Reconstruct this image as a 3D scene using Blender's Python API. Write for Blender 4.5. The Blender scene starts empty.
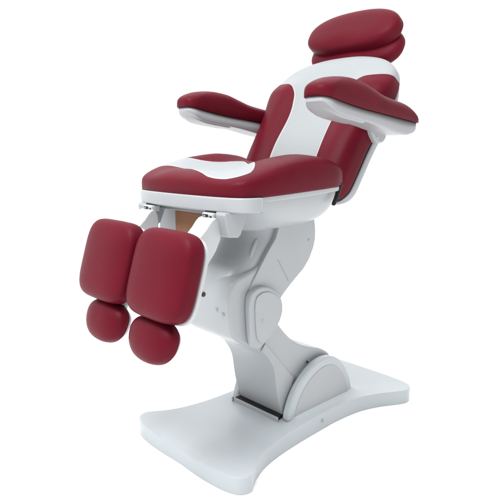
import bpy, bmesh, math, random
from mathutils import Matrix, Vector

sc = bpy.context.scene
COL = sc.collection
R = math.radians

# ------------------------------------------------------------------ camera
cam_d = bpy.data.cameras.new("camera")
cam_d.sensor_fit = 'AUTO'
cam_d.sensor_width = 36.0
cam_d.lens = 559.9 / 500.0 * 36.0
cam_d.clip_start = 0.05
cam_d.clip_end = 500.0
cam = bpy.data.objects.new("camera", cam_d)
COL.objects.link(cam)
f_, c_ = 559.8785586, 250.0
def _dir(px, py):
    return Vector((px - c_, py - c_, f_)).normalized()
Yc = -_dir(-298, 148)                                # world axes seen from the camera
Xc = -_dir(841, 148)
Zc = Xc.cross(Yc)
right = Vector((Xc.x, Yc.x, Zc.x)); down = Vector((Xc.y, Yc.y, Zc.y)); fwd = Vector((Xc.z, Yc.z, Zc.z))
m = Matrix.Identity(4)
for i in range(3):
    m[i][0] = right[i]; m[i][1] = -down[i]; m[i][2] = -fwd[i]
m[0][3], m[1][3], m[2][3] = 1.456, 1.353, 1.0
cam.matrix_world = m
sc.camera = cam

# ------------------------------------------------------------------ world: white studio sweep, lit ceiling, dimmer room behind the camera
w = bpy.data.worlds.new("World"); sc.world = w; w.use_nodes = True
nt = w.node_tree; nt.nodes.clear()
out = nt.nodes.new("ShaderNodeOutputWorld"); bg = nt.nodes.new("ShaderNodeBackground")
tc = nt.nodes.new("ShaderNodeTexCoord"); sx = nt.nodes.new("ShaderNodeSeparateXYZ")
def _map(sock, a, b, lo, hi):
    x = nt.nodes.new("ShaderNodeMapRange"); x.interpolation_type = 'SMOOTHSTEP'
    for i, v in ((1, a), (2, b), (3, lo), (4, hi)): x.inputs[i].default_value = v
    nt.links.new(sock, x.inputs[0]); return x.outputs[0]
dotn = nt.nodes.new("ShaderNodeVectorMath"); dotn.operation = 'DOT_PRODUCT'; dotn.inputs[1].default_value = (-0.35, -0.94, 0.0)
nt.links.new(tc.outputs['Generated'], dotn.inputs[0]); nt.links.new(tc.outputs['Generated'], sx.inputs[0])
add = nt.nodes.new("ShaderNodeMath"); add.operation = 'ADD'
nt.links.new(_map(dotn.outputs['Value'], -0.7, 0.5, 0.50, 1.35), add.inputs[0])     # white sweep behind the chair, dimmer room on the other side
nt.links.new(_map(sx.outputs['Z'], 0.40, 0.85, 0.0, 1.25), add.inputs[1])           # lit ceiling
nt.links.new(add.outputs[0], bg.inputs['Strength']); bg.inputs['Color'].default_value = (1, 1, 1, 1)
nt.links.new(bg.outputs[0], out.inputs[0])

# ------------------------------------------------------------------ lamp: one softbox above the front
def area(name, loc, target, size, power, color):
    d = bpy.data.lights.new(name, 'AREA'); d.shape = 'RECTANGLE'; d.size, d.size_y = size
    d.energy = power; d.color = color
    o = bpy.data.objects.new(name, d); COL.objects.link(o); o.location = loc
    o.rotation_euler = (Vector(target) - Vector(loc)).to_track_quat('-Z', 'Y').to_euler()
    return o
area("softbox_front", (2.1, 0.35, 3.4), (0.2, 0, 0.4), (1.2, 1.2), 105, (0.97, 0.99, 1.0))

sc.view_settings.view_transform = 'Standard'
sc.view_settings.look = 'None'
sc.view_settings.exposure = 0.0
sc.view_settings.gamma = 1.0

# ------------------------------------------------------------------ materials
class NT:
    def __init__(s, name):
        s.m = bpy.data.materials.new(name); s.m.use_nodes = True; s.t = s.m.node_tree
        s.b = s.t.nodes['Principled BSDF']
    def n(s, typ, **kw):
        x = s.t.nodes.new(typ)
        for k, v in kw.items(): setattr(x, k, v)
        return x
    def l(s, a, b): s.t.links.new(a, b)
    def math(s, op, a, b=None):
        x = s.n('ShaderNodeMath', operation=op)
        for i, v in enumerate((a, b)):
            if v is None: continue
            if isinstance(v, (int, float)): x.inputs[i].default_value = v
            else: s.l(v, x.inputs[i])
        return x.outputs[0]
    def mix(s, fac, a, b):
        x = s.n('ShaderNodeMix', data_type='RGBA')
        if isinstance(fac, (int, float)): x.inputs[0].default_value = fac
        else: s.l(fac, x.inputs[0])
        for i, v in ((6, a), (7, b)):
            if isinstance(v, tuple): x.inputs[i].default_value = v + (1,)
            else: s.l(v, x.inputs[i])
        return x.outputs[2]
    def noise(s, scale, detail=3, vec=None):
        x = s.n('ShaderNodeTexNoise'); x.inputs['Scale'].default_value = scale; x.inputs['Detail'].default_value = detail
        s.l(vec or s.co(), x.inputs['Vector']); return x.outputs['Fac']
    def co(s):
        if not hasattr(s, '_c'): s._c = s.n('ShaderNodeTexCoord')
        return s._c.outputs['Object']
    def ramp(s, v, a, b, lo, hi):
        x = s.n('ShaderNodeMapRange'); x.inputs[1].default_value = a; x.inputs[2].default_value = b
        x.inputs[3].default_value = lo; x.inputs[4].default_value = hi; s.l(v, x.inputs[0]); return x.outputs[0]
    def curve(s, v, lo, hi, pts):
        """piecewise curve through pts given in real units; input range lo..hi, output -0.5..0.5"""
        t = s.ramp(v, lo, hi, 0, 1)
        x = s.n('ShaderNodeFloatCurve'); c = x.mapping.curves[0]
        P = [((a - lo) / (hi - lo), b + 0.5) for a, b in pts]
        c.points[0].location = P[0]; c.points[1].location = P[-1]
        for p in P[1:-1]: c.points.new(*p)
        for p in c.points: p.handle_type = 'AUTO_CLAMPED'
        x.mapping.use_clip = False
        x.mapping.update(); s.l(t, x.inputs['Value'])
        return s.math('SUBTRACT', x.outputs[0], 0.5)

RED = (0.099, 0.0048, 0.0125)
WHITE_L = (0.312, 0.330, 0.339)

def leather(name, mask=None):
    k = NT(name)
    big = k.noise(7, 3); fine = k.noise(420, 2)
    red = k.mix(k.ramp(big, .3, .7, 0, 1), tuple(c * .90 for c in RED), tuple(c * 1.08 for c in RED))
    if mask:
        msk, edge = mask(k)
        col = k.mix(msk, red, WHITE_L)
        col = k.mix(edge, col, (0.42, 0.43, 0.435))
    else:
        col = red; edge = None
    k.l(col, k.b.inputs['Base Color'])
    k.l(k.ramp(big, .3, .7, .36, .46), k.b.inputs['Roughness'])
    k.b.inputs['Specular IOR Level'].default_value = 0.07
    vor = k.n('ShaderNodeTexVoronoi'); vor.inputs['Scale'].default_value = 330; k.l(k.co(), vor.inputs['Vector'])
    bump = k.n('ShaderNodeBump'); bump.inputs['Strength'].default_value = .28; bump.inputs['Distance'].default_value = .0012
    k.l(k.math('ADD', vor.outputs['Distance'], k.math('MULTIPLY', fine, .5)), bump.inputs['Height'])
    b2 = k.n('ShaderNodeBump'); b2.inputs['Strength'].default_value = .14; b2.inputs['Distance'].default_value = .006
    k.l(k.noise(16, 4), b2.inputs['Height']); k.l(b2.outputs[0], bump.inputs['Normal'])
    nrm = bump.outputs[0]
    if edge is not None:
        b3 = k.n('ShaderNodeBump'); b3.inputs['Strength'].default_value = .5; b3.inputs['Distance'].default_value = .002
        k.l(edge, b3.inputs['Height']); k.l(nrm, b3.inputs['Normal']); nrm = b3.outputs[0]
    k.l(nrm, k.b.inputs['Normal'])
    return k.m

def plastic(name, col, rough=.33, bump=.04):
    k = NT(name)
    big = k.noise(5, 3); sm = k.noise(60, 4)
    k.l(k.mix(k.ramp(big, .3, .7, 0, 1), tuple(c * .97 for c in col), tuple(min(1, c * 1.02) for c in col)), k.b.inputs['Base Color'])
    k.l(k.ramp(sm, .3, .7, rough - .04, rough + .06), k.b.inputs['Roughness'])
    k.b.inputs['Specular IOR Level'].default_value = 0.4
    b = k.n('ShaderNodeBump'); b.inputs['Strength'].default_value = bump; b.inputs['Distance'].default_value = .01
    k.l(k.noise(9, 2), b.inputs['Height']); k.l(b.outputs[0], k.b.inputs['Normal'])
    return k.m

def absf(k, v): return k.math('ABSOLUTE', v)

def back_mask(k):
    s = k.n('ShaderNodeSeparateXYZ'); k.l(k.co(), s.inputs[0])
    half = k.curve(s.outputs['Y'], -.1, .6, BACK_PANEL)
    d = k.math('SUBTRACT', half, absf(k, s.outputs['X']))     # >0 inside the white panel
    msk = k.ramp(d, -.0006, .0006, 0, 1)
    edge = k.ramp(absf(k, d), .0015, .0040, 1, 0)
    return msk, edge

def seat_mask(k):
    s = k.n('ShaderNodeSeparateXYZ'); k.l(k.co(), s.inputs[0])
    xf = k.curve(s.outputs['Y'], -.30, .30, SEAT_FRONT)
    xb = k.curve(s.outputs['Y'], -.30, .30, SEAT_REAR)
    d = k.math('MINIMUM', k.math('SUBTRACT', xf, s.outputs['X']), k.math('SUBTRACT', s.outputs['X'], xb))
    msk = k.ramp(d, -.0006, .0006, 0, 1)
    edge = k.ramp(absf(k, d), .0015, .0040, 1, 0)
    return msk, edge

# half width of the white panel along the backrest (v upwards) and along the seat (x forwards)
BACK_PANEL = [(-.1, .106), (0, .106), (.1, .107), (.235, .104), (.32, .114), (.37, .132), (.400, .165), (.412, .22), (.425, .30), (.45, .42), (.6, .45)]
# front and rear boundary of the white panel across the seat (y, x)
SEAT_FRONT = [(-.30, .345), (-.224, .352), (-.17, .353), (-.127, .353), (-.05, .370), (.019, .396), (.08, .418), (.121, .427), (.158, .424), (.198, .412), (.220, .392), (.228, .374), (.236, .30), (.30, .0)]
SEAT_REAR = [(-.30, .31), (-.25, .278), (-.215, .270), (-.162, .268), (-.107, .238), (-.085, .210), (-.062, .172), (-.03, .165), (0, .180), (.10, .255), (.205, .335), (.228, .372), (.236, .42), (.30, .45)]

M = {
    'maroon': plastic('dark_maroon_plastic', (0.03, 0.006, 0.008), .4),
    'red': leather('burgundy_leather'),
    'back': leather('burgundy_and_white_back_leather', back_mask),
    'seat': leather('burgundy_and_white_seat_leather', seat_mask),
    'white': plastic('white_plastic', (0.340, 0.356, 0.370)),
    'white_lit': plastic('white_plastic_lit_base', (0.400, 0.432, 0.452), .34),  # the same white plastic, lightened and blued for light falling on the base
    'grey': plastic('pale_grey_plastic', (0.32, 0.328, 0.342), .38),
    'metal_white': plastic('white_painted_metal', (0.45, 0.46, 0.47), .3),
    'black': plastic('black_rubber_and_gap_shade', (0.006, 0.006, 0.006), .6),  # black rubber; also paints the shade in slots and gaps
    'tan': plastic('tan_background', (0.27, 0.125, 0.065), .7),
    'dark': plastic('dark_hardware', (0.05, 0.05, 0.055), .35),
}
k = NT('white_studio_floor'); M['floor'] = k.m
k.l(k.mix(k.noise(2, 3), (.95, .95, .95), (.97, .97, .97)), k.b.inputs['Base Color'])
k.b.inputs['Roughness'].default_value = .9; k.b.inputs['Specular IOR Level'].default_value = .1

# ------------------------------------------------------------------ mesh helpers
def link(name, bm, mat, parent=None, matrix=None, smooth=True, wn=True):
    bmesh.ops.recalc_face_normals(bm, faces=bm.faces)
    me = bpy.data.meshes.new(name); bm.to_mesh(me); bm.free()
    if smooth: me.polygons.foreach_set('use_smooth', [True] * len(me.polygons))
    o = bpy.data.objects.new(name, me); COL.objects.link(o)
    me.materials.append(mat if not isinstance(mat, str) else M[mat])
    if matrix is not None: o.matrix_basis = matrix
    if parent is not None:
        o.parent = parent; o.matrix_parent_inverse = parent.matrix_basis.inverted()
    if wn:
        md = o.modifiers.new('normals', 'WEIGHTED_NORMAL'); md.keep_sharp = True; md.weight = 80
    return o

def chaikin(P, n=2, closed=True):
    P = [Vector(p) for p in P]
    for _ in range(n):
        Q = []
        N = len(P)
        for i in range(N if closed else N - 1):
            a, b = P[i], P[(i + 1) % N]
            Q += [a * .75 + b * .25, a * .25 + b * .75]
        if not closed: Q = [P[0]] + Q + [P[-1]]
        P = Q
    return P

def catmull(P, n=8, closed=True):
    P = [Vector(p) for p in P]; N = len(P); Q = []
    for i in range(N if closed else N - 1):
        p0, p1, p2, p3 = (P[(i - 1) % N] if closed or i > 0 else P[i]), P[i], P[(i + 1) % N], (P[(i + 2) % N] if closed or i + 2 < N else P[i + 1])
        for j in range(n):
            t = j / n
            Q.append(.5 * ((2 * p1) + (p2 - p0) * t + (2 * p0 - 5 * p1 + 4 * p2 - p3) * t * t + (3 * p1 - p0 - 3 * p2 + p3) * t ** 3))
    if not closed: Q.append(P[-1])
    return Q

def resample(P, step):
    Q = []
    N = len(P)
    for i in range(N):
        a, b = P[i], P[(i + 1) % N]; n = max(1, int(round((b - a).length / step)))
        Q += [a.lerp(b, j / n) for j in range(n)]
    return Q

def inset(P, d):
    """outline moved inwards by d along its averaged edge normals"""
    N = len(P); A = sum(P[i].x * P[(i + 1) % N].y - P[(i + 1) % N].x * P[i].y for i in range(N))
    sg = 1 if A > 0 else -1; Q = []
    for i in range(N):
        e0 = (P[i] - P[i - 1]); e1 = (P[(i + 1) % N] - P[i])
        n0 = Vector((-e0.y, e0.x)).normalized() * sg; n1 = Vector((-e1.y, e1.x)).normalized() * sg
        n = n0 + n1
        n = n / max(.35, n.length_squared / 2) if n.length > 1e-6 else n0
        Q.append(P[i] + n * d)
    return Q

def prism(bm, prof, y0, y1, bevel=.004, seg=3, smooth=2):
    """profile in the x-z plane swept from y0 to y1, its cap edges rounded"""
    P = chaikin(prof, smooth) if smooth else [Vector(p) for p in prof]
    if y0 > y1: y0, y1 = y1, y0
    N = len(P); rows = []
    lv = [(bevel * (1 - math.sin(math.pi / 2 * k / seg)), y0 + bevel * (1 - math.cos(math.pi / 2 * k / seg))) for k in range(seg + 1)] if bevel else [(0, y0)]
    lv2 = [(d, y0 + y1 - y) for d, y in lv[::-1]]
    for d, y in lv + lv2:
        Q = inset(P, d) if d > 1e-7 else P
        rows.append([bm.verts.new((q.x, y, q.y)) for q in Q])
    bm.faces.new(rows[0]); bm.faces.new(rows[-1][::-1])
    for a, b in zip(rows, rows[1:]):
        for i in range(N): bm.faces.new((a[i], b[i], b[(i + 1) % N], a[(i + 1) % N]))
    return bm

def bx(bm, x0, x1, y0, y1, z0, z1, bevel=.003):
    return prism(bm, [(x0, z0), (x1, z0), (x1, z1), (x0, z1)], y0, y1, 0, smooth=0) if not bevel else _bbox(bm, x0, x1, y0, y1, z0, z1, bevel)

def _bbox(bm, x0, x1, y0, y1, z0, z1, bevel):
    r = bmesh.ops.create_cube(bm, size=1)
    vs = r['verts']
    for v in vs:
        v.co = Vector(((x0 + x1) / 2 + v.co.x * (x1 - x0), (y0 + y1) / 2 + v.co.y * (y1 - y0), (z0 + z1) / 2 + v.co.z * (z1 - z0)))
    es = list({e for v in vs for e in v.link_edges})
    bmesh.ops.bevel(bm, geom=es, offset=bevel, segments=2, profile=.5, affect='EDGES')
    return bm

def disc(bm, x, z, y0, y1, r, n=28, bevel=.0015):
    P = [(x + r * math.cos(2 * math.pi * i / n), z + r * math.sin(2 * math.pi * i / n)) for i in range(n)]
    return prism(bm, P, y0, y1, bevel, 2, 0)

def radial(P):
    """radius of a closed star-shaped outline about the origin, as a function of angle"""
    A = sorted((math.atan2(p.y, p.x), p.length) for p in P)
    import bisect
    ang = [a for a, _ in A]
    def r(th):
        th = math.atan2(math.sin(th), math.cos(th))
        i = bisect.bisect(ang, th)
        a0, r0 = A[i - 1]; a1, r1 = A[i % len(A)]
        if a1 <= a0: a1 += 2 * math.pi
        if th < a0: th += 2 * math.pi
        t = 0 if a1 == a0 else (th - a0) / (a1 - a0)
        # straight chord between the two outline points
        x0, y0, x1, y1 = r0 * math.cos(a0), r0 * math.sin(a0), r1 * math.cos(a1), r1 * math.sin(a1)
        x, y = x0 + (x1 - x0) * t, y0 + (y1 - y0) * t
        return math.hypot(x, y)
    return r

def superell(a, b, p, n=120):
    P = []
    for i in range(n):
        t = 2 * math.pi * i / n
        c, s = math.cos(t), math.sin(t)
        P.append(Vector((a * math.copysign(abs(c) ** (2 / p), c), b * math.copysign(abs(s) ** (2 / p), s))))
    return P

def cushion(bm, P, top, bot, pt=4., pb=4., c=(0, 0), nr=22, flat_bottom=False):
    """upholstered pad: outline P about c, height fields top(u,v) and bot(u,v), rounded rim"""
    N = len(P)
    def ringset(sign, fn, p):
        rings = []
        for k in range(nr + 1):
            ph = (math.pi / 2) * k / nr                # 0 = centre, pi/2 = rim
            s = math.sin(ph) ** (2 / p) if k else 0
            if k: s = 1 - (1 - math.sin(ph)) ** 1.0 if p <= 2 else math.sin(ph) ** (2 / p)
            q = max(0, 1 - s ** p) ** (1 / p) if k < nr else 0
            rings.append((s, q))
        # even out the centre: insert radial steps
        first = rings[1][0]
        extra = [(first * j / 8, max(0, 1 - (first * j / 8) ** p) ** (1 / p)) for j in range(1, 8)]
        return [rings[0]] + extra + rings[1:]
    def build(fn, p, rim=None):
        vs = []
        for s, q in ringset(1, fn, p):
            if s == 0:
                vs.append([bm.verts.new((c[0], c[1], fn(c[0], c[1])))]); continue
            if q == 0 and rim: vs.append(rim); continue
            ring = []
            for pt_ in P:
                u, v = c[0] + pt_.x * s, c[1] + pt_.y * s
                ring.append(bm.verts.new((u, v, fn(u, v) * q)))
            vs.append(ring)
        for i in range(N): bm.faces.new((vs[0][0], vs[1][i], vs[1][(i + 1) % N]))
        for a, b in zip(vs[1:], vs[2:]):
            for i in range(N):
                bm.faces.new((a[i], b[i], b[(i + 1) % N], a[(i + 1) % N]))
        return vs[-1]
    rim = build(top, pt)
    if flat_bottom:
        r2 = [bm.verts.new((c[0] + p.x * .985, c[1] + p.y * .985, -bot)) for p in P]
        for i in range(N): bm.faces.new((rim[i], r2[i], r2[(i + 1) % N], rim[(i + 1) % N]))
        bm.faces.new(r2)
    else:
        build(lambda u, v: -bot(u, v), pb, rim)
    return bm

def frame(o, u, v):
    """matrix whose local x, y, z run along u, v, u x v"""
    u = Vector(u).normalized(); v = Vector(v).normalized(); n = u.cross(v)
    mm = Matrix.Identity(4)
    for i in range(3): mm[i][0], mm[i][1], mm[i][2], mm[i][3] = u[i], v[i], n[i], o[i]
    return mm

def lerp(P, x):
    """smooth monotone curve through the points"""
    if x <= P[0][0]: return P[0][1]
    if x >= P[-1][0]: return P[-1][1]
    n = len(P); d = [(P[i + 1][1] - P[i][1]) / (P[i + 1][0] - P[i][0]) for i in range(n - 1)]
    def tan(i):
        if i == 0: return d[0]
        if i == n - 1: return d[-1]
        if d[i - 1] * d[i] <= 0: return 0
        return 2 * d[i - 1] * d[i] / (d[i - 1] + d[i])
    for i in range(n - 1):
        if x <= P[i + 1][0]:
            h = P[i + 1][0] - P[i][0]; t = (x - P[i][0]) / h
            return ((2 * t ** 3 - 3 * t * t + 1) * P[i][1] + (t ** 3 - 2 * t * t + t) * h * tan(i)
                    + (-2 * t ** 3 + 3 * t * t) * P[i + 1][1] + (t ** 3 - t * t) * h * tan(i + 1))

def sstep(a, b, x):
    t = max(0, min(1, (x - a) / (b - a))); return t * t * (3 - 2 * t)

# ------------------------------------------------------------------ setting
bm = bmesh.new()
bmesh.ops.create_circle(bm, cap_ends=True, segments=64, radius=60)
fl = link('studio_floor', bm, 'floor', wn=False); fl['kind'] = 'structure'

# ------------------------------------------------------------------ the chair
chair = bpy.data.objects.new('treatment_chair', None); COL.objects.link(chair)
chair['label'] = 'burgundy and white reclining podiatry treatment chair on a white waisted pedestal base'
chair['category'] = 'chair'

# --- base plate
half = [(.474, 0), (.477, .10), (.474, .17), (.466, .225), (.448, .265), (.415, .277), (.385, .258), (.35, .237), (.29, .214), (.2, .198), (.1, .190), (0, .186),
        (-.12, .184), (-.24, .196), (-.33, .226), (-.41, .270), (-.45, .282), (-.488, .265), (-.505, .22), (-.512, .13), (-.514, 0)]
outl = half + [(x, -y) for x, y in half[-2:0:-1]]
O = catmull(outl, 20)
def base_top(x, y):
    h = .056 + .010 * math.exp(-((x + .05) / .30) ** 2 - (y / .17) ** 2)
    h += .006 * math.exp(-((x - .30) / .09) ** 2 - (y / .10) ** 2) - .004 * math.exp(-((x - .22) / .05) ** 2 - ((y + .03) / .12) ** 2)
    dx = max(0, abs(x + .10) - .165); dy = max(0, abs(y) - .135); d = math.hypot(dx, dy)
    h += .022 * math.exp(-(d / .022) ** 1.3)
    return h
bm = bmesh.new(); N = len(O); rings = []
spec = [(1.0, 0, 'z'), (1.0, .003, 'z'), (1.0, .048, 'z'), (1.0, .0515, 'z'), (.999, .0540, 'z'), (.9965, .0556, 'z'), (.993, .056, 'z'), (.985, 0, 't')] + [(s / 40., 0, 't') for s in range(39, 0, -1)]
for s, z, kd in spec:
    ring = []
    for p in O:
        x, y = p.x * s, p.y * s
        zz = z if kd == 'z' else base_top(x, y)
        notch = .004 * (1 - sstep(.100, .135, abs(y))) * sstep(.452, .462, x)
        if kd == 'z' and z > .03: zz -= notch
        elif kd == 't': zz -= notch
        ring.append(bm.verts.new((x, y, zz)))
    rings.append(ring)
cv = bm.verts.new((0, 0, base_top(0, 0)))
for a, b in zip(rings, rings[1:]):
    for i in range(N): bm.faces.new((a[i], a[(i + 1) % N], b[(i + 1) % N], b[i]))
for i in range(N): bm.faces.new((rings[-1][i], rings[-1][(i + 1) % N], cv))
bm.faces.new(rings[0][::-1])
base = link('base', bm, 'white_lit', chair, wn=False)

dome = [(.112, .045), (.106, .09), (.086, .140), (.045, .192), (-.025, .236), (-.095, .250), (-.160, .232), (-.215, .186), (-.245, .13), (-.258, .09), (-.266, .045)]
for s in (-1, 1):
    bm = bmesh.new(); prism(bm, dome, s * .113, s * .145, .010, 5, 2)
    ck = link('pivot_cover', bm, 'white_lit', base)
    inner = [((x + .08) * .84 - .082, .05 + (z - .05) * .84) for x, z in dome]
    bm = bmesh.new(); prism(bm, inner, s * .138, s * .1475, .002, 2, 2)
    link('cover_plate', bm, 'white', base)
bm = bmesh.new(); prism(bm, [(x, z * .985) for x, z in dome if x < .06] + [(.0, .05)], -.1125, .1125, 0, smooth=1)
link('pivot_housing', bm, 'white', base)
# slot in front of the arm: black slab painted for its shaded recess
bm = bmesh.new(); bx(bm, .060, .126, -.108, .110, .05, .0765, .002); link('slot_shade_slab', bm, 'black', base)
bm = bmesh.new()
bx(bm, .128, .133, -.115, .117, .05, .078, .0015); bx(bm, .09, .133, -.121, -.1085, .05, .078, .0015)
link('slot_trim', bm, 'white', base)
bm = bmesh.new(); disc(bm, -.026, .2385, .110, .1160, .004, bevel=.001); link('hinge_pin', bm, 'black', base)
bm = bmesh.new(); disc(bm, -.03, .036, .17, .1895, .006); link('screw', bm, 'grey', base)

# --- lower arm
larm = [(.088, .05), (.104, .10), (.120, .15), (.130, .20), (.140, .255), (.168, .305), (.225, .348), (.29, .40), (.30, .47), (.23, .53), (.15, .49), (.124, .42), (.085, .375), (.046, .337), (0, .308), (-.06, .282), (-.13, .260), (-.19, .215), (-.20, .06)]
bm = bmesh.new(); prism(bm, larm, -.103, .103, .010, 4, 2)
lower = link('lower_arm', bm, 'white', chair)
bm = bmesh.new(); prism(bm, catmull([(.092, .055), (.108, .10), (.124, .15), (.134, .20), (.144, .255), (.171, .303), (.205, .337)], 5, False) + [Vector(p) for p in ((.186, .361), (.043, .199), (.058, .12), (.07, .06))], -.1085, .1085, .003, 2, 0)
link('arm_cover', bm, 'white', lower)

# --- upper arm
back_edge = [(-.035, .79), (-.052, .735), (-.053, .676), (-.011, .603), (.071, .553), (.118, .515), (.130, .46), (.155, .405), (.20, .355)]
core = [(.225, .346), (.28, .375), (.325, .402), (.345, .43), (.352, .50), (.352, .565), (.33, .60), (.275, .613), (.21, .635), (.15, .68), (.105, .73), (.085, .80)] + [(x + .006, z) for x, z in back_edge]
bm = bmesh.new(); prism(bm, core, -.116, .116, .012, 5, 2)
upper = link('upper_arm', bm, 'white', chair)
FZ = [(.555, .350), (.575, .346), (.60, .332), (.64, .297), (.68, .262), (.73, .235), (.80, .220)]
SZ = [(.555, .275), (.57, .268), (.622, .236), (.669, .200), (.725, .150), (.80, .140)]
bm = bmesh.new(); rows = []
for i in range(29):
    z = .557 + (.80 - .557) * i / 28
    F, S = lerp(FZ, z), lerp(SZ, z); row = []
    for j in range(41):
        t = -math.cos(math.pi * j / 40)
        row.append(bm.verts.new((S + (F - S) * max(0, 1 - abs(t) ** 2.3) ** (1 / 2.3), .104 * t, z)))
    row.append(bm.verts.new((S - .05, .104, z))); row.append(bm.verts.new((S - .05, -.104, z)))
    rows.append(row)
for a, b in zip(rows, rows[1:]):
    for j in range(len(a)): bm.faces.new((a[j], a[(j + 1) % len(a)], b[(j + 1) % len(a)], b[j]))
bm.faces.new(rows[0]); bm.faces.new(rows[-1][::-1])
link('arm_shroud', bm, 'white', upper)
bm = bmesh.new(); bmesh.ops.create_uvsphere(bm, u_segments=24, v_segments=14, radius=1)
a_, b_ = Vector((.243, .093, .650)), Vector((.208, .088, .708))
ax = (b_ - a_) / 2; tv = Vector((0, 1, 0)); nv = ax.normalized().cross(tv)
for v in bm.verts: v.co = (a_ + b_) / 2 + ax * v.co.z * 1.25 + tv * v.co.x * .006 + nv * v.co.y * .010
link('shroud_rib', bm, 'white', upper, wn=False)
strip = [(.135, .80), (.142, .725), (.193, .669), (.229, .622), (.268, .57), (.285, .50), (.27, .43), (.20, .43), (.16, .47), (.128, .508), (.074, .550), (-.007, .603), (-.048, .676), (-.047, .735), (-.03, .79)]
for s in (-1, 1):
    bm = bmesh.new(); prism(bm, strip, s * .092, s * .1215, .003, 2, 1)
    link('arm_side_panel', bm, 'white', upper)
    knee = [(.292, .545), (.286, .43), (.278, .385), (.255, .362), (.225, .372), (.182, .400), (.146, .437), (.132, .478), (.145, .520), (.175, .548), (.215, .567), (.26, .568)]
    bm = bmesh.new(); prism(bm, knee, s * .115, s * .141, .007, 4, 2)
    kc = link('knee_cap', bm, 'white', upper)
    cx, cz = .215, .468
    inn = [(cx + (x - cx) * .80 - .006, cz + (z - cz) * .82) for x, z in knee]
    bm = bmesh.new(); prism(bm, inn, s * .135, s * .1455, .0018, 2, 2)
    link('knee_cap_plate', bm, 'white', upper)
    bm = bmesh.new(); disc(bm, .238, .458, s * .14, s * .1465, .0075); link('screw', bm, 'grey', upper)
    bm = bmesh.new(); disc(bm, -.012, .688, s * .118, s * .1235, .005); link('screw', bm, 'grey', upper)
bm = bmesh.new()
prism(bm, [(.142, .640), (.146, .640), (.092, .560), (.088, .560)], .118, .1225, 0, smooth=0)
link('panel_seam', bm, 'grey', upper)
# two screws on the front shell
for y, z in ((.055, .50), (.085, .49)):
    bm = bmesh.new(); bmesh.ops.create_uvsphere(bm, u_segments=16, v_segments=10, radius=.006)
    for v in bm.verts: v.co += Vector((.3505, y, z))
    link('screw', bm, 'grey', upper)

# --- seat: shell, frame, cushion
bm = bmesh.new()
P = superell(.222, .250, 4.6, 140)
P = [Vector((p.x * (1 if p.x > 0 else .98), p.y)) for p in P]
cushion(bm, P, lambda u, v: .012, lambda u, v: .132 - .06 * sstep(.10, .22, u), 8, 2.5); 
for v in bm.verts: v.co.z += .042 * (.24 - v.co.x) * sstep(-.1, 0, v.co.z)
shell = link('seat_shell', bm, 'white', chair, Matrix.Translation((.156, 0, .868)), wn=False)

def seat_outline(gr=0):
    a = [(.452, 0), (.450, .10), (.442, .18), (.424, .235), (.38, .263), (.28, .274), (.18, .275), (.08, .274), (.01, .266), (-.03, .235), (-.045, .14), (-.048, 0)]
    a = [(x + (gr if x > .2 else -gr * 0), y + (gr if y > .1 else 0)) for x, y in a]
    return catmull(a + [(x, -y) for x, y in a[-2:0:-1]], 8)
SC = (.202, 0)
CREST = [(-.05, .95), (.0, .962), (.06, .977), (.14, .983), (.22, .976), (.28, .966), (.33, .953), (.37, .941), (.41, .928), (.45, .915)]
ZB = .868
def seat_top(x, y):
    z = lerp(CREST, x)
    ch = 1 - sstep(.06, .19, abs(y))
    z -= .026 * ch * sstep(.44, .30, x) 
    z += .012 * ch * sstep(.30, .40, x)
    return z - ZB
def tilt(bm, f=1):
    for v in bm.verts: v.co.z += .042 * (.43 - v.co.x) * f
bm = bmesh.new()
P = [Vector((p.x - SC[0], p.y)) for p in seat_outline()]
cushion(bm, P, lambda x, y: seat_top(x, y) - .042 * (.43 - x), .006, 6.0, c=SC, nr=30, flat_bottom=True)
tilt(bm)
seat = link('seat_cushion', bm, 'seat', chair, Matrix.Translation((0, 0, ZB)), wn=False)

def ringplate(bm, P, z0, z1, bevel):
    t = bmesh.new(); prism(t, P, z0, z1, bevel, 3, 0)
    for v in t.verts: v.co = Vector((v.co.x, v.co.z, v.co.y))
    me = bpy.data.meshes.new('tmp'); t.to_mesh(me); t.free(); bm.from_mesh(me); bpy.data.meshes.remove(me)
bm = bmesh.new(); ringplate(bm, [p * .985 + Vector((.004, 0)) for p in seat_outline()], .848, .8645, .004); tilt(bm)
rim = link('seat_frame', bm, 'white', chair)
fr = [(.455, 0), (.454, .10), (.447, .18), (.430, .235), (.405, .262), (.370, .268), (.360, .255), (.355, .12), (.354, 0)]
bm = bmesh.new(); ringplate(bm, catmull(fr + [(x, -y) for x, y in fr[-2:0:-1]], 6), .824, .8660, .005)
link('front_rail', bm, 'white', chair)
bm = bmesh.new(); bx(bm, .36, .402, -.20, .20, .806, .826, .003); link('cross_bar', bm, 'grey', chair)
bm = bmesh.new(); bx(bm, .33, .348, -.25, .02, .715, .83, .004); link('under_panel', bm, 'grey', chair)
bm = bmesh.new(); bx(bm, .385, .399, -.088, .085, .738, .806, .002); link('background_remnant', bm, 'tan', chair)  # no chair part: leftover background between the brackets, built as a board
for s in (-1, 1):
    bm = bmesh.new()
    prism(bm, [(.372, .826), (.452, .826), (.455, .815), (.445, .765), (.436, .755), (.404, .752), (.394, .760), (.37, .815)], s * .172, s * .216, .006, 3, 0)
    link('bracket', bm, 'grey', chair)

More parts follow.
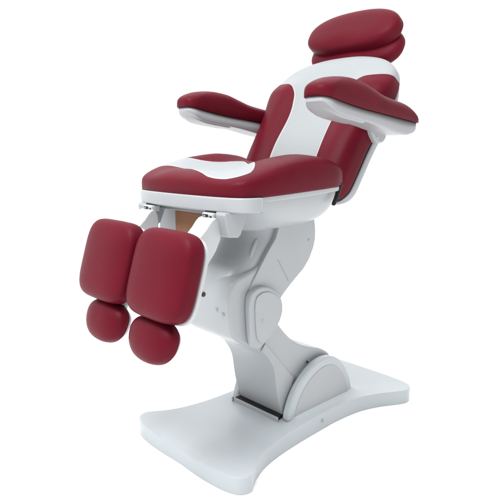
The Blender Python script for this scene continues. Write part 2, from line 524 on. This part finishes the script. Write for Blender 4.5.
# --- backrest
TH = R(57); BV = Vector((-math.cos(TH), 0, math.sin(TH))); BO = Vector((-.02, 0, .90))
BM_ = frame(BO, (0, 1, 0), BV)
hb = [(0, -.055), (.12, -.052), (.20, -.044), (.236, -.012), (.243, .06), (.246, .15), (.254, .23), (.266, .30), (.276, .36), (.272, .415), (.248, .468), (.192, .508), (.10, .532), (0, .538)]
BOUT = catmull(hb + [(-x, y) for x, y in hb[-2:0:-1]], 8)
BC = (0, .215)
def back_top(u, v):
    b = sstep(.09, .185, abs(u)) * (1 - sstep(.36, .46, v))
    return .052 + .030 * b + .006 * math.exp(-((v - .14) / .09) ** 2)
bm = bmesh.new()
cushion(bm, [Vector((p.x - BC[0], p.y - BC[1])) for p in BOUT], back_top, lambda u, v: .035, 4.2, 5, c=BC, nr=30)
back = link('backrest', bm, 'back', chair, BM_ @ Matrix.Translation((0, 0, -.05)), wn=False)
bm = bmesh.new()
cushion(bm, [Vector((p.x * 1.0 - BC[0], (p.y - BC[1]) * .98)) for p in BOUT], lambda u, v: .02, lambda u, v: .035, 8, 3.2, c=BC, nr=20)
for v in bm.verts: v.co.x *= 1 - .07 * sstep(.22, .44, v.co.y)
link('back_shell', bm, 'grey', back, BM_ @ Matrix.Translation((0, 0, -.094)), wn=False)
bm = bmesh.new()
cushion(bm, [Vector((p.x * .985 - BC[0], (p.y - BC[1]) * .985)) for p in BOUT], lambda u, v: .012, lambda u, v: .008, 20, 20, c=BC, nr=6)
for v in bm.verts: v.co.x *= 1 - .05 * sstep(.22, .44, v.co.y)
link('back_gap_shade', bm, 'black', back, BM_ @ Matrix.Translation((0, 0, -.083)), wn=False)  # black sheet added to paint the dark gap between cushion and shell
# dark hinge strip between seat and back
for s in (-1, 1):
    bm = bmesh.new()
    prism(bm, [(.002, .893), (-.010, .889), (.004, .858), (.018, .836), (.030, .820), (.034, .820), (.034, .830), (.022, .846), (.012, .866)], s * .250, s * .264, .003, 3, 1)
    link('hinge_strip', bm, 'black', chair)

# --- headrest
HT = R(60); HV = Vector((-math.cos(HT), 0, math.sin(HT))); HO = Vector((-.390, 0, 1.412))
HM = frame(HO, (0, 1, 0), HV)
def bean(a, b, p, dip, n=140):
    Q = []
    for q in superell(a, b, p, n):
        y = q.y
        if y < 0: y += dip * math.exp(-(q.x / (a * .45)) ** 2)
        Q.append(Vector((q.x, y)))
    return Q
bm = bmesh.new()
cushion(bm, bean(.207, .087, 2.4, .012), lambda u, v: .048 - .10 * v ** 2 - .008 * math.exp(-((u + .02) / .07) ** 2 - ((v + .08) / .04) ** 2), lambda u, v: .032, 4.2, 4.0, nr=28)
for v in bm.verts: v.co.y += .016
head = link('headrest', bm, 'red', chair, HM, wn=False)
bm = bmesh.new()
cushion(bm, bean(.207, .088, 2.5, .0), lambda u, v: .042, lambda u, v: .045, 3.2, 2.8, nr=22)
link('headrest_back', bm, 'red', head, HM @ Matrix.Translation((0, -.026, -.046)), wn=False)
bm = bmesh.new(); bx(bm, -.05, .05, -.14, -.02, -.085, -.065, .004); link('headrest_post', bm, 'grey', head, HM)

# --- armrests
PADT = [(-.33, 1.09), (-.30, 1.122), (-.27, 1.138), (-.23, 1.150), (-.17, 1.158), (-.11, 1.168), (-.05, 1.185), (.01, 1.201), (.08, 1.207), (.138, 1.205), (.18, 1.199), (.21, 1.192)]
PADB = [(-.33, 1.082), (-.20, 1.0945), (-.09, 1.106), (.02, 1.117), (.11, 1.130), (.20, 1.146)]
SUPB = [(-.30, 1.062), (-.27, 1.048), (-.235, 1.042), (-.18, 1.047), (-.12, 1.058), (-.05, 1.071), (.04, 1.083), (.10, 1.090), (.14, 1.098), (.17, 1.110), (.19, 1.125)]
def shear(bm):
    for v in bm.verts: v.co.z += lerp(PADB, v.co.x)
def rrect(x0, x1, hw, r0, r1, yc):
    """plan of an armrest: rounded at the front (r1) and at the rear (r0)"""
    P = []
    for cx, cy, r, a0 in ((x1 - r1, hw - r1, r1, 0), (x0 + r0, hw - r0, r0, 90), (x0 + r0, -hw + r0, r0, 180), (x1 - r1, -hw + r1, r1, 270)):
        for j in range(13):
            t = R(a0 + 90 * j / 12); P.append(Vector((cx + r * math.cos(t), cy + r * math.sin(t))))
    Q = []
    for i, p in enumerate(P):
        q = P[(i + 1) % len(P)]; n = max(1, int((q - p).length / .012))
        Q += [p.lerp(q, j / n) for j in range(n)]
    return Q
for s in (-1, 1):
    yc = s * .303; xc = -.055
    plan = [p - Vector((xc, 0)) for p in rrect(-.322, .204, .051, .036, .040, 0)]
    bm = bmesh.new()
    cushion(bm, plan, lambda u, v: lerp(PADT, u) - lerp(PADB, u) - .012 * (v / .05) ** 2, .001, 5.0, c=(xc, 0), nr=20, flat_bottom=True)
    shear(bm)
    ar = link('armrest', bm, 'red', chair, Matrix.Translation((0, yc, 0)), wn=False)
    plan = [p - Vector((xc, 0)) for p in rrect(-.312, .198, .047, .034, .036, 0)]
    bm = bmesh.new()
    cushion(bm, plan, lambda u, v: -.0015, lambda u, v: lerp(PADB, u) - lerp(SUPB, u), 60, 14, c=(xc, 0), nr=20)
    shear(bm)
    link('armrest_support', bm, 'grey', ar, Matrix.Translation((0, yc, 0)), wn=False)
    plan = [p - Vector((.075, 0)) for p in rrect(-.02, .178, .041, .03, .034, 0)]
    bm = bmesh.new()
    cushion(bm, plan, lambda u, v: -.004, lambda u, v: lerp(PADB, u) - lerp(SUPB, u) + .0055, 60, 10, c=(.075, 0), nr=14)
    shear(bm)
    link('support_lip', bm, 'grey', ar, Matrix.Translation((0, yc, 0)), wn=False)
    bm = bmesh.new(); prism(bm, [(-.14, 1.078), (-.155, 1.04), (-.19, 1.012), (-.235, 1.02), (-.245, 1.06)], s * .235, s * .268, .008, 3, 2)
    link('armrest_mount', bm, 'grey', ar)
    bm = bmesh.new(); disc(bm, -.185, 1.035, s * .262, s * .2698, .004); link('screw', bm, 'metal_white', ar)

# --- leg rests and foot pads
LT = R(17)
LV = Vector((-math.sin(LT), 0, math.cos(LT)))
for s in (-1, 1):
    O_ = Vector((.600, s * .137, .664))
    LM = frame(O_, (0, 1, 0), LV)
    bm = bmesh.new()
    cushion(bm, superell(.129, .123, 4.2, 140), lambda u, v: .046 + .005 * math.cos(u * 14), lambda u, v: .024, 4.2, 4.5, nr=26)
    lg = link('leg_rest', bm, 'red', chair, LM, wn=False)
    bm = bmesh.new()
    cushion(bm, superell(.123, .121, 4.4, 100), lambda u, v: .008, lambda u, v: .014, 8, 4, nr=12)
    link('leg_plate', bm, 'metal_white', lg, LM @ Matrix.Translation((0, -.004, -.028)), wn=False)
    bm = bmesh.new()
    prism(bm, [(.455, .812), (.474, .806), (.50, .775), (.553, .735), (.563, .70), (.555, .60), (.544, .60), (.508, .66), (.444, .735), (.440, .785)], s * .150 - .034, s * .150 + .034, .005, 3, 1)
    link('hinge_arm', bm, 'metal_white', lg)
    yl = s * .148
    bm = bmesh.new(); bx(bm, .430, .462, yl - .024, yl + .024, .802, .822, .004); lt = link('latch', bm, 'metal_white', lg)
    bm = bmesh.new()
    bx(bm, .4600, .4630, yl - .019, yl + .004, .8075, .8175, .001); bx(bm, .4600, .4630, yl + .007, yl + .020, .8055, .8140, .001)
    bx(bm, .426, .452, yl - .022, yl + .022, .8218, .8265, .001)
    link('latch_hole_shade', bm, 'black', lg)  # black blocks stand in for the shaded holes and gap of the latch
    bm = bmesh.new()
    bx(bm, .4610, .4665, yl - .012, yl - .006, .809, .8150, .001); bx(bm, .4610, .4650, yl + .010, yl + .014, .8045, .8120, .001)
    link('latch_pin', bm, 'grey', lg)
    bm = bmesh.new(); disc(bm, .556, .622, s * .205, s * .242, .010); link('knob', bm, 'metal_white', lg)
    bm = bmesh.new(); disc(bm, .556, .622, s * .236, s * .245, .0065); link('knob_cap', bm, 'maroon', lg)
    # foot pad below it
    FT = R(20); FV = Vector((-math.sin(FT), 0, math.cos(FT)))
    FM = frame(Vector((.632, s * .122, .492)), (0, 1, 0), FV)
    bm = bmesh.new()
    D = [Vector((q.x * (1 + .05 * q.y / .07), q.y * (.86 if q.y > 0 else 1.05))) for q in superell(.099, .067, 2.3, 110)]
    cushion(bm, D, lambda u, v: .042, lambda u, v: .020, 2.5, 3.5, nr=24)
    fp = link('foot_pad', bm, 'red', chair, FM, wn=False)
    bm = bmesh.new()
    cushion(bm, [q * .80 for q in D], lambda u, v: .006, lambda u, v: .012, 6, 4, nr=10)
    link('foot_plate', bm, 'metal_white', fp, FM @ Matrix.Translation((0, -.002, -.024)), wn=False)
    bm = bmesh.new(); bx(bm, -.02, .02, .02, .13, -.045, -.03, .003); link('foot_bar', bm, 'metal_white', fp, FM)
